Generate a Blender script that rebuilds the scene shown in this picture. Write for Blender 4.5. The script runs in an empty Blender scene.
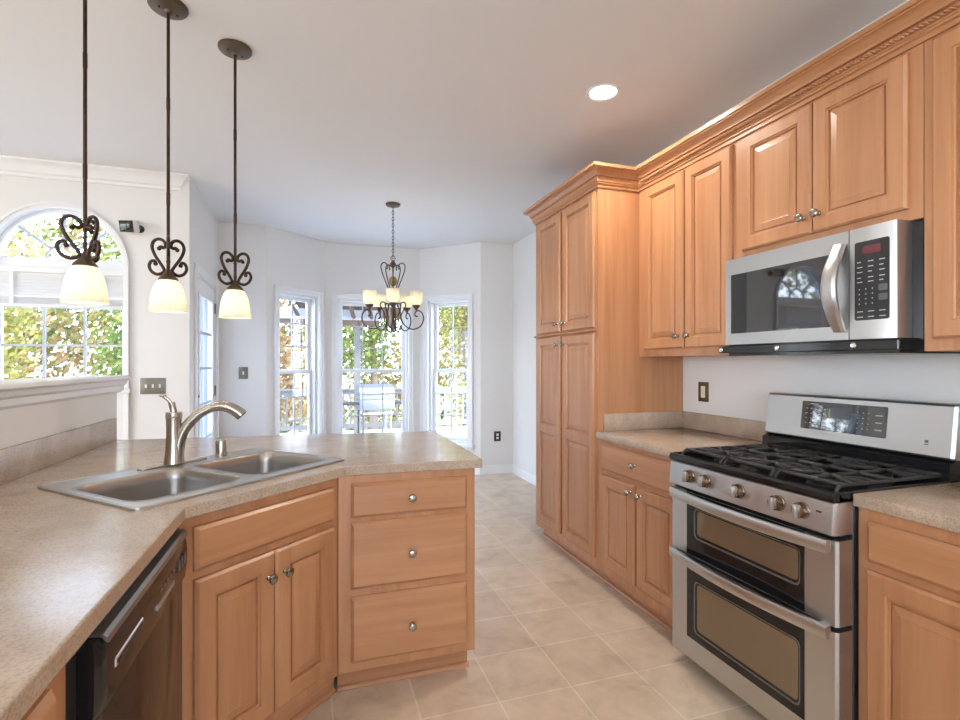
import bpy, bmesh, math, random
from math import pi, sin, cos, radians as R
from mathutils import Vector, Matrix
from mathutils.geometry import tessellate_polygon
random.seed(7)
sc = bpy.context.scene
COL = sc.collection

# ------------------------------------------------------------------ camera, world, sun, added fill lamps, exposure
cd = bpy.data.cameras.new('camera'); cam = bpy.data.objects.new('camera', cd); COL.objects.link(cam)
cam.location = (0, 0, 1.3188); cam.rotation_euler = (pi/2, 0, -.3164)
cd.sensor_width = 36; cd.lens = 36*509.63/960; cd.shift_y = 3.04/960; cd.clip_start = .02
sc.camera = cam
sc.view_settings.view_transform = 'Standard'; sc.view_settings.look = 'None'
sc.view_settings.exposure = 0.12; sc.view_settings.gamma = 1; sc.view_settings.use_curve_mapping = False
try:
    sc.cycles.use_denoising = True
    sc.cycles.max_bounces = 10; sc.cycles.diffuse_bounces = 5; sc.cycles.transparent_max_bounces = 16
    sc.cycles.sample_clamp_indirect = 6.0
except Exception: pass

w = bpy.data.worlds.new('sky'); sc.world = w; w.use_nodes = True
nt = w.node_tree; nt.nodes.clear()
wo = nt.nodes.new('ShaderNodeOutputWorld'); bg = nt.nodes.new('ShaderNodeBackground')
tc = nt.nodes.new('ShaderNodeTexCoord'); sp = nt.nodes.new('ShaderNodeSeparateXYZ'); cr = nt.nodes.new('ShaderNodeValToRGB')
nt.links.new(tc.outputs['Generated'], sp.inputs[0]); nt.links.new(sp.outputs['Z'], cr.inputs[0])
cr.color_ramp.elements[0].color = (.76, .87, 1, 1); cr.color_ramp.elements[0].position = 0
cr.color_ramp.elements[1].color = (.42, .62, 1, 1); cr.color_ramp.elements[1].position = .7
nt.links.new(cr.outputs[0], bg.inputs['Color']); bg.inputs['Strength'].default_value = 12
nt.links.new(bg.outputs[0], wo.inputs[0])

def light(name, kind, loc, energy, color=(1,1,1), rot=(0,0,0), **kw):
    l = bpy.data.lights.new(name, kind); l.energy = energy; l.color = color
    for k, v in kw.items(): setattr(l, k, v)
    o = bpy.data.objects.new(name, l); COL.objects.link(o); o.location = loc; o.rotation_euler = rot
    return o
sun = light('sun', 'SUN', (0, 0, 20), 4.5, (1, .95, .86), (0, 0, 0), angle=R(1))
sun.rotation_euler = Vector((-.45, .62, -.64)).to_track_quat('-Z', 'Y').to_euler()
# fill lamps added in made-up windows on the unseen west and south walls
FILL_COL = (1, .97, .93)
light('fill_west', 'AREA', (-5.46, 1.2, 1.5), 52, FILL_COL, (0, -pi/2, 0), shape='RECTANGLE', size=1.7, size_y=2.2)
light('fill_west', 'AREA', (-5.46, -1.4, 1.5), 22, FILL_COL, (0, -pi/2, 0), shape='RECTANGLE', size=1.7, size_y=1.6)
light('fill_south', 'AREA', (-.6, -2.96, 1.5), 9, FILL_COL, (pi/2, 0, 0), shape='RECTANGLE', size=2.6, size_y=1.7)

# ------------------------------------------------------------------ materials
def mat(name, color=(.8,.8,.8), rough=.5, metal=0, **kw):
    m = bpy.data.materials.new(name); m.use_nodes = True
    b = m.node_tree.nodes['Principled BSDF']
    b.inputs['Base Color'].default_value = (*color, 1); b.inputs['Roughness'].default_value = rough
    b.inputs['Metallic'].default_value = metal
    for k, v in kw.items(): b.inputs[k].default_value = v
    return m
def N(m, t, **kw):
    n = m.node_tree.nodes.new(t)
    for k, v in kw.items(): setattr(n, k, v)
    return n
def ramp(m, src, stops):
    r = N(m, 'ShaderNodeValToRGB'); e = r.color_ramp.elements
    while len(e) < len(stops): e.new(.5)
    for el, (p, c) in zip(e, stops): el.position = p; el.color = (*c, 1)
    m.node_tree.links.new(src, r.inputs[0]); return r.outputs[0]
def coords(m, scale=(1,1,1), rnd=True, kind='Object'):
    t = N(m, 'ShaderNodeTexCoord'); mp = N(m, 'ShaderNodeMapping'); mp.inputs['Scale'].default_value = scale
    L = m.node_tree.links
    if rnd:
        oi = N(m, 'ShaderNodeObjectInfo'); ad = N(m, 'ShaderNodeVectorMath', operation='ADD'); ml = N(m, 'ShaderNodeMath', operation='MULTIPLY')
        ml.inputs[1].default_value = 37; L.new(oi.outputs['Random'], ml.inputs[0])
        L.new(t.outputs[kind], ad.inputs[0]); L.new(ml.outputs[0], ad.inputs[1]); L.new(ad.outputs[0], mp.inputs[0])
    else: L.new(t.outputs[kind], mp.inputs[0])
    return mp.outputs[0]
def noise(m, vec, scale, detail=4, rough=.6, dist=0):
    n = N(m, 'ShaderNodeTexNoise'); n.inputs['Scale'].default_value = scale; n.inputs['Detail'].default_value = detail
    n.inputs['Roughness'].default_value = rough; n.inputs['Distortion'].default_value = dist
    m.node_tree.links.new(vec, n.inputs['Vector']); return n.outputs['Fac']
def mix(m, a, b, fac, mode='MIX'):
    x = N(m, 'ShaderNodeMix', data_type='RGBA', blend_type=mode); L = m.node_tree.links
    for v, i in ((fac, 0), (a, 6), (b, 7)):
        if hasattr(v, 'is_linked'): L.new(v, x.inputs[i])
        else: x.inputs[i].default_value = v if i == 0 else (*v, 1)
    return x.outputs[2]
def base(m, sock): m.node_tree.links.new(sock, m.node_tree.nodes['Principled BSDF'].inputs['Base Color'])
def bump(m, sock, strength=.2, dist=.002):
    b = N(m, 'ShaderNodeBump'); b.inputs['Strength'].default_value = strength; b.inputs['Distance'].default_value = dist
    m.node_tree.links.new(sock, b.inputs['Height'])
    m.node_tree.links.new(b.outputs[0], m.node_tree.nodes['Principled BSDF'].inputs['Normal'])

def wood(name, sc3):
    m = mat(name, rough=.34)
    v = coords(m, sc3)
    a = noise(m, v, 1.0, 6, .6, .6)
    c = ramp(m, a, [(.25, (.425,.193,.085)), (.5, (.51,.246,.116)), (.78, (.585,.302,.153))])
    v2 = coords(m, tuple(s*.16 for s in sc3)); c2 = ramp(m, noise(m, v2, 1, 3), [(.3, (.86,.82,.78)), (.7, (1.04,1.04,1.04))])
    base(m, mix(m, c, c2, 1.0, 'MULTIPLY'))
    m.node_tree.nodes['Principled BSDF'].inputs['Coat Weight'].default_value = .25
    m.node_tree.nodes['Principled BSDF'].inputs['Coat Roughness'].default_value = .25
    return m
M = {}
M['wood_v'] = wood('honey maple, upright grain', (22, 22, 1.3))
M['wood_h'] = wood('honey maple, level grain', (1.3, 22, 22))
M['wood_y'] = wood('honey maple, moulding grain', (22, 1.3, 22))
M['toe'] = mat('dark toe kick', (.20,.10,.05), .6)
M['wall'] = mat('warm white wall paint', (.80,.785,.765), .85)
M['ceil'] = mat('ceiling paint', (.80,.80,.80), .9)
M['trim'] = mat('white gloss trim', (.84,.84,.84), .4)
M['grille'] = mat('white grille bars greyed as backlit', (.50,.52,.55), .5)  # white bars greyed in colour for their backlit shade
M['white_plastic'] = mat('white plastic', (.8,.8,.78), .4)
M['ivory'] = mat('ivory plastic', (.78,.72,.6), .4)
M['brass'] = mat('antique brass', (.20,.155,.085), .35, .9)
M['pewter'] = mat('pewter plate', (.17,.16,.125), .4, .7)
M['black'] = mat('black enamel', (.012,.012,.013), .12)
M['black_matte'] = mat('black matte', (.018,.018,.019), .5)
M['iron'] = mat('cast iron', (.032,.031,.031), .36)
M['glass_black'] = mat('black glass', (.008,.008,.009), .03, 0, **{'IOR': 1.9})
M['oven_glass'] = mat('oven glass with painted reflection', (.26,.20,.13), .07, .5)  # brown in the colour stands in for the reflected cabinets
M['oven_black'] = mat('black oven glass', (.010,.010,.011), .05)
M['rim'] = mat('oven window rim', (.16,.155,.15), .3, .4)
M['chrome'] = mat('chrome', (.85,.85,.85), .1, 1)
M['nickel'] = mat('brushed nickel', (.47,.42,.36), .26, 1)
M['knob'] = mat('pewter knob', (.36,.33,.29), .2, 1)
M['rangeknob'] = mat('bronze chrome knob', (.33,.25,.19), .22, 1)
M['bronze'] = mat('oil rubbed bronze', (.055,.032,.022), .38, .7)
M['bronze_light'] = mat('brushed bronze', (.13,.092,.062), .4, .7)
M['display'] = mat('display', (.05,.05,.06), .1)
M['red_display'] = mat('red display', (.16,.035,.04), .2)
M['mark'] = mat('light grey print', (.55,.55,.55), .5)
M['amber'] = mat('amber glass', (.42,.28,.09), .12, 0, **{'Transmission Weight': .35})
def stainless(name, col, rough, sc3):
    m = mat(name, col, rough, 1)
    n = noise(m, coords(m, sc3, False), 1, 3)
    rr = N(m, 'ShaderNodeMapRange'); rr.inputs[3].default_value = rough-.05; rr.inputs[4].default_value = rough+.06
    m.node_tree.links.new(n, rr.inputs[0]); m.node_tree.links.new(rr.outputs[0], m.node_tree.nodes['Principled BSDF'].inputs['Roughness'])
    return m
M['steel'] = stainless('brushed stainless', (.57,.57,.565), .37, (3, 300, 300))
M['steel_sink'] = stainless('sink stainless with painted dark reflections', (.40,.38,.355), .33, (8, 200, 8))  # darker copy of the steel, standing in for dark reflections in the bowls
# laminate
m = M['laminate'] = mat('speckled beige laminate', rough=.16)
v = coords(m, rnd=False)
c = ramp(m, noise(m, v, 9, 5, .65), [(.3, (.41,.315,.235)), (.7, (.52,.415,.32))])
s = ramp(m, noise(m, v, 190, 2, .5), [(.38, (.68,.56,.48)), (.50, (1,1,1)), (.66, (1.06,1.05,1.04))])
base(m, mix(m, c, s, .55, 'MULTIPLY'))
# floor tile
m = M['tile'] = mat('beige ceramic tile', rough=.32)
v = coords(m, rnd=False)
mp = v.node; mp.inputs['Location'].default_value = (-.07, 0, 0)
bt = N(m, 'ShaderNodeTexBrick'); bt.offset = 0; bt.squash = 1
for k, x in (('Scale', 1), ('Mortar Size', .004), ('Mortar Smooth', .3), ('Bias', 0), ('Brick Width', .31), ('Row Height', .31)): bt.inputs[k].default_value = x
bt.inputs['Color1'].default_value = (.60,.475,.35,1); bt.inputs['Color2'].default_value = (.68,.55,.415,1); bt.inputs['Mortar'].default_value = (.74,.64,.51,1)
m.node_tree.links.new(v, bt.inputs['Vector'])
c2 = ramp(m, noise(m, v, 6, 6, .65, .4), [(.30, (.74,.68,.62)), (.46, (.92,.90,.87)), (.64, (1.08,1.07,1.06))])
base(m, mix(m, bt.outputs['Color'], c2, .8, 'MULTIPLY'))
inv = N(m, 'ShaderNodeMath', operation='SUBTRACT'); inv.inputs[0].default_value = 1; m.node_tree.links.new(bt.outputs['Fac'], inv.inputs[1])
bump(m, inv.outputs[0], .4, .003)
# window glass: clear sheet with a faint reflection
def pane_mat(name, refl):
    m = bpy.data.materials.new(name); m.use_nodes = True; nt = m.node_tree; nt.nodes.clear()
    o = nt.nodes.new('ShaderNodeOutputMaterial'); mx = nt.nodes.new('ShaderNodeMixShader'); t = nt.nodes.new('ShaderNodeBsdfTransparent'); g = nt.nodes.new('ShaderNodeBsdfGlossy')
    g.inputs['Roughness'].default_value = .02; mx.inputs[0].default_value = refl
    nt.links.new(t.outputs[0], mx.inputs[1]); nt.links.new(g.outputs[0], mx.inputs[2]); nt.links.new(mx.outputs[0], o.inputs[0]); return m
M['pane'] = pane_mat('window glass', .05)
# translucent lamp shade glass
def shade_mat(name, col):
    m = bpy.data.materials.new(name); m.use_nodes = True; nt = m.node_tree; nt.nodes.clear()
    o = nt.nodes.new('ShaderNodeOutputMaterial'); mx = nt.nodes.new('ShaderNodeMixShader'); t = nt.nodes.new('ShaderNodeBsdfTranslucent'); d = nt.nodes.new('ShaderNodeBsdfPrincipled')
    n = nt.nodes.new('ShaderNodeTexNoise'); n.inputs['Scale'].default_value = 130; r = nt.nodes.new('ShaderNodeValToRGB')
    tcn = nt.nodes.new('ShaderNodeTexCoord'); nt.links.new(tcn.outputs['Object'], n.inputs['Vector'])
    r.color_ramp.elements[0].position = .35; r.color_ramp.elements[0].color = tuple(c*.8 for c in col)+(1,); r.color_ramp.elements[1].position = .6; r.color_ramp.elements[1].color = (*col, 1)
    nt.links.new(n.outputs['Fac'], r.inputs[0]); nt.links.new(r.outputs[0], t.inputs['Color']); nt.links.new(r.outputs[0], d.inputs['Base Color'])
    d.inputs['Roughness'].default_value = .25; mx.inputs[0].default_value = .45
    nt.links.new(t.outputs[0], mx.inputs[1]); nt.links.new(d.outputs[0], mx.inputs[2]); nt.links.new(mx.outputs[0], o.inputs[0]); return m
M['shade'] = shade_mat('seeded cream glass', (.90,.86,.74))
def emis(name, col, s):
    m = mat(name, col); b = m.node_tree.nodes['Principled BSDF']
    b.inputs['Emission Color'].default_value = (*col, 1); b.inputs['Emission Strength'].default_value = s; return m
M['bulb'] = emis('lit bulb', (1,.93,.8), 14)
M['lens'] = emis('lit lens', (1,.97,.92), 6)
# outside
M['deckwood'] = mat('weathered grey deck', (.42,.41,.40), .8)
M['railwood'] = mat('weathered rail', (.13,.115,.105), .8)
M['brownwood'] = mat('brown stained timber', (.10,.058,.036), .8)
M['whitepaint_and_sunlit'] = mat('pale exterior paint and sunlit rail', (.33,.33,.34), .6)  # real pale paint, also the railing stretch coloured as sunlit
M['grill_steel'] = mat('grill steel', (.22,.22,.23), .45, .6)
m = M['ground'] = mat('leaf covered ground', rough=1)
base(m, ramp(m, noise(m, coords(m, rnd=False), 3, 6, .7), [(.3, (.10,.10,.04)), (.5, (.30,.20,.08)), (.7, (.42,.30,.14))]))
M['bark'] = mat('bark', (.16,.12,.09), .9)
def leafmat(name, cols):
    m = bpy.data.materials.new(name); m.use_nodes = True; nt = m.node_tree; nt.nodes.clear()
    o = nt.nodes.new('ShaderNodeOutputMaterial'); mx = nt.nodes.new('ShaderNodeMixShader'); t = nt.nodes.new('ShaderNodeBsdfTranslucent'); d = nt.nodes.new('ShaderNodeBsdfDiffuse')
    g = nt.nodes.new('ShaderNodeNewGeometry'); r = nt.nodes.new('ShaderNodeValToRGB'); e = r.color_ramp.elements
    while len(e) < len(cols): e.new(.5)
    for i, c in enumerate(cols): e[i].position = i/(len(cols)-1); e[i].color = (*c, 1)
    nt.links.new(g.outputs['Random Per Island'], r.inputs[0])
    nt.links.new(r.outputs[0], t.inputs[0]); nt.links.new(r.outputs[0], d.inputs[0]); mx.inputs[0].default_value = .6
    nt.links.new(t.outputs[0], mx.inputs[1]); nt.links.new(d.outputs[0], mx.inputs[2]); nt.links.new(mx.outputs[0], o.inputs[0]); return m
M['leaf_green'] = leafmat('green leaves', [(0.060,0.114,0.018), (0.150,0.216,0.042), (0.288,0.312,0.090)])
M['leaf_yellow'] = leafmat('yellow leaves', [(0.156,0.180,0.042), (0.372,0.312,0.084), (0.450,0.396,0.180)])
M['leaf_orange'] = leafmat('rust leaves', [(0.240,0.120,0.048), (0.372,0.228,0.096), (0.444,0.360,0.204)])

# ------------------------------------------------------------------ mesh helpers
class MB:
    def __init__(s): s.bm = bmesh.new(); s.bb = bmesh.new(); s.round = False
    def faces(s, vs, fs):
        v = [s.bm.verts.new(p) for p in vs]
        for f in fs:
            try: s.bm.faces.new([v[i] for i in f])
            except ValueError: pass
        return v
    def box(s, x0, x1, y0, y1, z0, z1, bev=0, seg=2):
        x0, x1 = min(x0,x1), max(x0,x1); y0, y1 = min(y0,y1), max(y0,y1); z0, z1 = min(z0,z1), max(z0,z1)
        b = bmesh.new(); r = bmesh.ops.create_cube(b, size=1)
        for v in b.verts: v.co = Vector(((x0+x1)/2+v.co.x*(x1-x0), (y0+y1)/2+v.co.y*(y1-y0), (z0+z1)/2+v.co.z*(z1-z0)))
        if bev: bmesh.ops.bevel(b, geom=b.edges[:], offset=bev, segments=seg, profile=.5, affect='EDGES')
        s.add(b, None, s.bb); return s
    def add(s, b, mtx=None, to=None):
        if mtx is not None: b.transform(mtx)
        me = bpy.data.meshes.new('t'); b.to_mesh(me); b.free(); (to or s.bm).from_mesh(me); bpy.data.meshes.remove(me)
    def out(s):
        bmesh.ops.remove_doubles(s.bm, verts=s.bm.verts, dist=1e-5)
        bmesh.ops.recalc_face_normals(s.bm, faces=s.bm.faces)
        s.add(s.bb); s.bb = bmesh.new(); return s.bm
    def loops(s, loops, closed=True, cap0=False, cap1=False):
        vs = [[s.bm.verts.new(p) for p in l] for l in loops]; n = len(vs[0])
        for a, b in zip(vs, vs[1:]):
            for i in range(n if closed else n-1):
                j = (i+1) % n
                try: s.bm.faces.new((a[i], a[j], b[j], b[i]))
                except ValueError: pass
        if cap0: s.bm.faces.new(vs[0][::-1])
        if cap1: s.bm.faces.new(vs[-1])
        return s
    def tube(s, pts, r, n=8, closed=False, cap=True):
        s.round = True
        pts = [Vector(p) for p in pts]; L = []; k = len(pts)
        up = None
        for i, p in enumerate(pts):
            a = pts[i-1] if (i > 0 or closed) else p; b = pts[(i+1) % k] if (i < k-1 or closed) else p
            t = (b-a).normalized()
            if up is None:
                up = Vector((0,0,1)) if abs(t.z) < .9 else Vector((1,0,0))
            u = (up - t*up.dot(t)).normalized(); up = u; v = t.cross(u)
            rr = r[i] if isinstance(r, (list, tuple)) else r
            L.append([p+u*rr*cos(2*pi*j/n)+v*rr*sin(2*pi*j/n) for j in range(n)])
        if closed: L.append(L[0])
        s.loops(L, True, cap and not closed, cap and not closed); return s
    def cyl(s, p, q, r, r2=None, n=20): return s.tube([p, q], [r, r if r2 is None else r2], n)
    def lathe(s, prof, c=(0,0,0), n=28, mtx=None, cap0=False, cap1=False):
        c = Vector(c); L = []
        for r, z in prof:
            ring = [Vector((r*cos(2*pi*j/n), r*sin(2*pi*j/n), z)) for j in range(n)]
            if mtx is not None: ring = [mtx @ p for p in ring]
            L.append([p+c for p in ring])
        return s.loops(L, True, cap0, cap1)
    def ball(s, c, r, n=12, sc=(1,1,1)):
        s.round = True
        b = bmesh.new(); bmesh.ops.create_uvsphere(b, u_segments=n, v_segments=max(4, n//2+1), radius=r)
        for v in b.verts: v.co = Vector((v.co.x*sc[0]+c[0], v.co.y*sc[1]+c[1], v.co.z*sc[2]+c[2]))
        s.add(b); return s
    def plate(s, outer, holes, f0, f1, sides=True):
        """outline with holes (2-D); f0/f1 map a 2-D point to the two faces"""
        polys = [outer]+list(holes)
        flat = [p for l in polys for p in l]
        tris = tessellate_polygon([[Vector((p[0], p[1], 0)) for p in l] for l in polys])
        A = [s.bm.verts.new(f0(p)) for p in flat]; B = [s.bm.verts.new(f1(p)) for p in flat]
        for t in tris:
            for X, tt in ((A, t), (B, t[::-1])):
                try: s.bm.faces.new([X[i] for i in tt])
                except ValueError: pass
        if sides:
            o = 0
            for l in polys:
                n = len(l)
                for i in range(n):
                    j = (i+1) % n
                    try: s.bm.faces.new((A[o+i], A[o+j], B[o+j], B[o+i]))
                    except ValueError: pass
                o += n
        return s
    def build(s, name, m, parent=None, loc=None, rot=0, smooth=True, ang=None):
        s.out(); me = bpy.data.meshes.new(name); s.bm.to_mesh(me); s.bm.free()
        me.materials.append(m)
        if smooth:
            for p in me.polygons: p.use_smooth = True
            me.set_sharp_from_angle(angle=R(ang or (50 if s.round else 28)))
        o = bpy.data.objects.new(name, me); COL.objects.link(o)
        if parent: o.parent = parent
        if loc is not None: o.location = loc
        o.rotation_euler = (0, 0, rot)
        return o
def spline(pts, k=6):
    P = [Vector(p) for p in pts]; out = []
    for i in range(len(P)-1):
        a, b, c, d = P[max(i-1,0)], P[i], P[i+1], P[min(i+2, len(P)-1)]
        for j in range(k):
            t = j/k
            out.append(.5*((2*b)+(c-a)*t+(2*a-5*b+4*c-d)*t*t+(3*b-3*c+d-a)*t**3))
    out.append(P[-1]); return out
def rrect(x0, x1, y0, y1, r, n=5):
    out = []
    for cx, cy, a in ((x1-r, y0+r, -90), (x1-r, y1-r, 0), (x0+r, y1-r, 90), (x0+r, y0+r, 180)):
        for i in range(n+1):
            t = R(a+90*i/n); out.append((cx+r*cos(t), cy+r*sin(t)))
    return out
def tag(o, label=None, cat=None, group=None, kind=None):
    for k, v in (('label', label), ('category', cat), ('group', group), ('kind', kind)):
        if v: o[k] = v
    return o
def thing(name, label, cat, loc=(0,0,0), rot=0, group=None, kind=None):
    o = bpy.data.objects.new(name, None); COL.objects.link(o); o.location = loc; o.rotation_euler = (0,0,rot); o.empty_display_size = .05
    return tag(o, label, cat, group, kind)
def struct(name, mb, m, **kw):
    return tag(mb.build(name, m, **kw), kind='structure')
def copy_tree(o, parent=None):
    c = o.copy(); COL.objects.link(c)
    if parent: c.parent = parent
    for ch in [x for x in list(bpy.data.objects) if x.parent is o]: copy_tree(ch, c)
    return c

# ------------------------------------------------------------------ room shell
H = 2.75; XW = 2.227; XN = 2.29; YB = 5.72; YF = 4.44; XD = -.909
A_, B_, C_, D_ = (-.465, 5.72), (.145, 6.31), (1.275, 6.31), (1.88, 5.72)
SOUTH, WEST = -3.0, -5.5
T = .14
room = [(XN, SOUTH), (XN, YB), D_, C_, B_, A_, (XD, YB), (XD, YF), (WEST, YF), (WEST, SOUTH)]
struct('floor', MB().plate(room, [], lambda p: (p[0], p[1], 0), lambda p: (p[0], p[1], -.1)), M['tile'], smooth=False)
big = [(XN+T, SOUTH-T), (XN+T, YB+T), (D_[0]+.06, YB+T), (C_[0]+.06, 6.31+T), (B_[0]-.06, 6.31+T), (A_[0]-.06, YB+T), (XD-T, YB+T), (XD-T, YF+T), (WEST-T, YF+T), (WEST-T, SOUTH-T)]
struct('ceiling', MB().plate(big, [], lambda p: (p[0], p[1], H), lambda p: (p[0], p[1], H+.2)), M['ceil'], smooth=False)

def wall(name, P, Q, holes=(), t=T, z1=H, ext=(0, 0)):
    """wall seen from inside, P on the left, Q on the right; local x along, y outward"""
    dx, dy = Q[0]-P[0], Q[1]-P[1]; L = math.hypot(dx, dy); a = math.atan2(dy, dx)
    mb = MB(); mb.plate([(-ext[0], 0), (L+ext[1], 0), (L+ext[1], z1), (-ext[0], z1)], holes, lambda p: (p[0], 0, p[1]), lambda p: (p[0], t, p[1]))
    return struct(name, mb, M['wall'], loc=(P[0], P[1], 0), rot=a, smooth=False), a
LB = math.hypot(B_[0]-A_[0], B_[1]-A_[1]); LC = C_[0]-B_[0]
def rect(x0, x1, z0, z1): return [(x0, z0), (x1, z0), (x1, z1), (x0, z1)]
WZ0, WZ1 = .34, 2.09
oL = (.163, .729); oC = (.125, .985); oR = (LB-.729, LB-.163)
_, aL = wall('wall_bay_left', A_, B_, [rect(*oL, WZ0, WZ1)])
_, aC = wall('wall_bay_center', B_, C_, [rect(*oC, WZ0, WZ1)])
_, aR = wall('wall_bay_right', C_, D_, [rect(*oR, WZ0, WZ1)])
wall('wall_back_left', (XD, YB), A_)
wall('wall_back_right', D_, (XN, YB))
wall('wall_right', (XN, YB), (XN, 3.5), ext=(T, 0))
wall('wall_kitchen', (XW, 3.5), (XW, SOUTH), t=T+.06)
DY0, DY1, DZ = 4.665, 5.575, 2.06
wall('wall_door', (XD, YF), (XD, YB), [rect(DY0-YF, DY1-YF, 0.0001, DZ)], ext=(-T, T))
AX, AR, AZ = -1.745, .405, 2.034     # arched window
arch = [(AX-AR, 1.13), (AX+AR, 1.13)]+[(AX+AR*cos(pi*i/24), AZ+AR*sin(pi*i/24)) for i in range(25)]
wall('wall_family', (WEST, YF), (XD, YF), [[(p[0]-WEST, p[1]) for p in arch]])
wall('wall_west', (WEST, SOUTH), (WEST, YF), [rect(1.6-.85, 1.6+.85, .65, 2.35), rect(4.2-1.15, 4.2+1.15, .65, 2.35)])
wall('wall_south', (XN, SOUTH), (WEST, SOUTH), [rect(2.89-1.35, 2.89+1.35, .65, 2.35)])

def frame_rect(mb, x0, x1, z0, z1, wd, y0, y1, bev=.003, bottom=True):
    mb.box(x0, x0+wd, y0, y1, z0, z1, bev); mb.box(x1-wd, x1, y0, y1, z0, z1, bev)
    mb.box(x0+wd, x1-wd, y0, y1, z1-wd, z1, bev)
    if bottom: mb.box(x0+wd, x1-wd, y0, y1, z0, z0+wd, bev)
    return mb
def double_hung(name, P, a, o, z0, z1, zm, cols):
    """double hung window with grilles in opening o of the wall starting at P"""
    w = thing(name, None, None, (P[0]+cos(a)*o[0], P[1]+sin(a)*o[0], z0), a, kind='structure')
    W = o[1]-o[0]; Hh = z1-z0; zm -= z0
    c = MB(); frame_rect(c, -.055, W+.055, -.055, Hh+.055, .055, -.018, 0, .004)
    frame_rect(c, -.062, W+.062, -.062, Hh+.062, .018, -.026, 0, .004); c.build('casing', M['trim'], w)
    j = MB(); frame_rect(j, 0, W, 0, Hh, .028, .03, .135, .002); j.build('frame', M['trim'], w)
    st = MB(); st.box(-.08, W+.08, -.05, .03, -.03, .004, .006); st.build('sill', M['trim'], w)
    for nm, a0, a1, yy in (('upper_sash', zm-.015, Hh-.028, .105), ('lower_sash', .028, zm+.022, .075)):
        s_ = MB(); frame_rect(s_, .028, W-.028, a0, a1, .042, yy, yy+.03, .003); so = s_.build(nm, M['trim'], w)
        g = MB(); x0, x1, b0, b1 = .07, W-.07, a0+.042, a1-.042
        for i in range(1, cols): xx = x0+(x1-x0)*i/cols; g.box(xx-.007, xx+.007, yy+.008, yy+.022, b0, b1)
        for i in (1, 2): zz = b0+(b1-b0)*i/3; g.box(x0, x1, yy+.009, yy+.021, zz-.007, zz+.007)
        g.build('grille', M['grille'], so)
        p = MB(); p.box(x0-.01, x1+.01, yy+.0135, yy+.0165, b0-.01, b1+.01); p.build('pane', M['pane'], so)
    return w
double_hung('window_1', A_, aL, oL, WZ0, WZ1, 1.22, 2)
double_hung('window_2', B_, aC, oC, WZ0, WZ1, 1.22, 3)
double_hung('window_3', C_, aR, oR, WZ0, WZ1, 1.22, 2)

# arched window in the family room wall
w4 = thing('window_4', None, None, (AX, YF, 0), 0, kind='structure')
def arch_ring(r0, r1, zb, y0, y1, zc=AZ, n=32):
    out = [(r1, zb)]+[(r1*cos(pi*i/n), zc+r1*sin(pi*i/n)) for i in range(n+1)]+[(-r1, zb)]
    inn = [(-r0, zb)]+[(r0*cos(pi-pi*i/n), zc+r0*sin(pi-pi*i/n)) for i in range(n+1)]+[(r0, zb)]
    mb = MB(); pts = out+inn
    o_, i_ = out, inn[::-1]
    mb.loops([[(x, y0, z) for x, z in o_], [(x, y0, z) for x, z in i_], [(x, y1, z) for x, z in i_], [(x, y1, z) for x, z in o_], [(x, y0, z) for x, z in o_]], False)
    return mb
cs = arch_ring(AR-.002, AR+.032, .05, -.02, 0); cs.add(arch_ring(AR+.018, AR+.036, .05, -.03, -.018).bm.copy()); cs.build('casing', M['trim'], w4)
fr = arch_ring(AR-.022, AR, 1.13, .05, .135); fr.box(-AR+.001, AR-.001, .045, .13, AZ-.024, AZ+.046, .004); fr.box(-AR+.001, AR-.001, .05, .13, 1.131, 1.165, .004); fr.box(-AR-.05, AR+.05, -.045, .05, 1.095, 1.129, .005); fr.build('frame', M['trim'], w4)
g = MB(); r0 = AR-.022; zc = AZ+.046
for k in range(1, 4):
    t = pi*k/4; g.tube([(.11*cos(t), .09, zc+.11*sin(t)), (r0*cos(t), .09, AZ+r0*sin(t))], .012, 6)
g.tube([(.11*cos(pi*i/16), .09, zc+.11*sin(pi*i/16)) for i in range(17)], .012, 6); g.build('grille', M['grille'], w4)
pn = MB(); pn.plate([(-r0, AZ)]+[(r0*cos(pi-pi*i/24), AZ+r0*sin(pi-pi*i/24)) for i in range(1, 24)]+[(r0, AZ)], [], lambda p: (p[0], .088, p[1]), lambda p: (p[0], .092, p[1])); pn.build('pane', M['pane'], w4)
g = MB(); frame_rect(g, -r0, r0, 1.16, AZ-.024, .014, .075, .105); sh = g.build('sash', M['trim'], w4); g = MB()
for x in (-.122, .128): g.box(x-.008, x+.008, .08, .10, 1.17, AZ-.03)
for z in (1.449, 1.73): g.box(-r0, r0, .081, .099, z-.008, z+.008)
g.build('grille', M['grille'], sh)
pn = MB(); pn.box(-r0, r0, .0885, .0915, 1.17, AZ-.03); pn.build('pane', M['pane'], w4)
# windows added out of view to bring fill light into the family room
for nm, x, y, a, W in (('added_window_5', WEST, -1.4-.85+.0, pi/2, 1.7), ('added_window_6', WEST, 1.2-1.15, pi/2, 2.3), ('added_window_7', XN-1.54, SOUTH, pi, 2.7)):
    ww = thing(nm, None, None, (x, y, .65), a, kind='structure')
    f_ = MB(); frame_rect(f_, 0, W, 0, 1.7, .05, .05, .12); f_.box(W/2-.03, W/2+.03, .05, .12, .05, 1.65); f_.box(.05, W-.05, .06, .11, .83, .87); f_.build('frame', M['trim'], ww)
    p_ = MB(); p_.box(.05, W-.05, .084, .087, .05, 1.65); p_.build('pane', M['pane'], ww)

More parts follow.
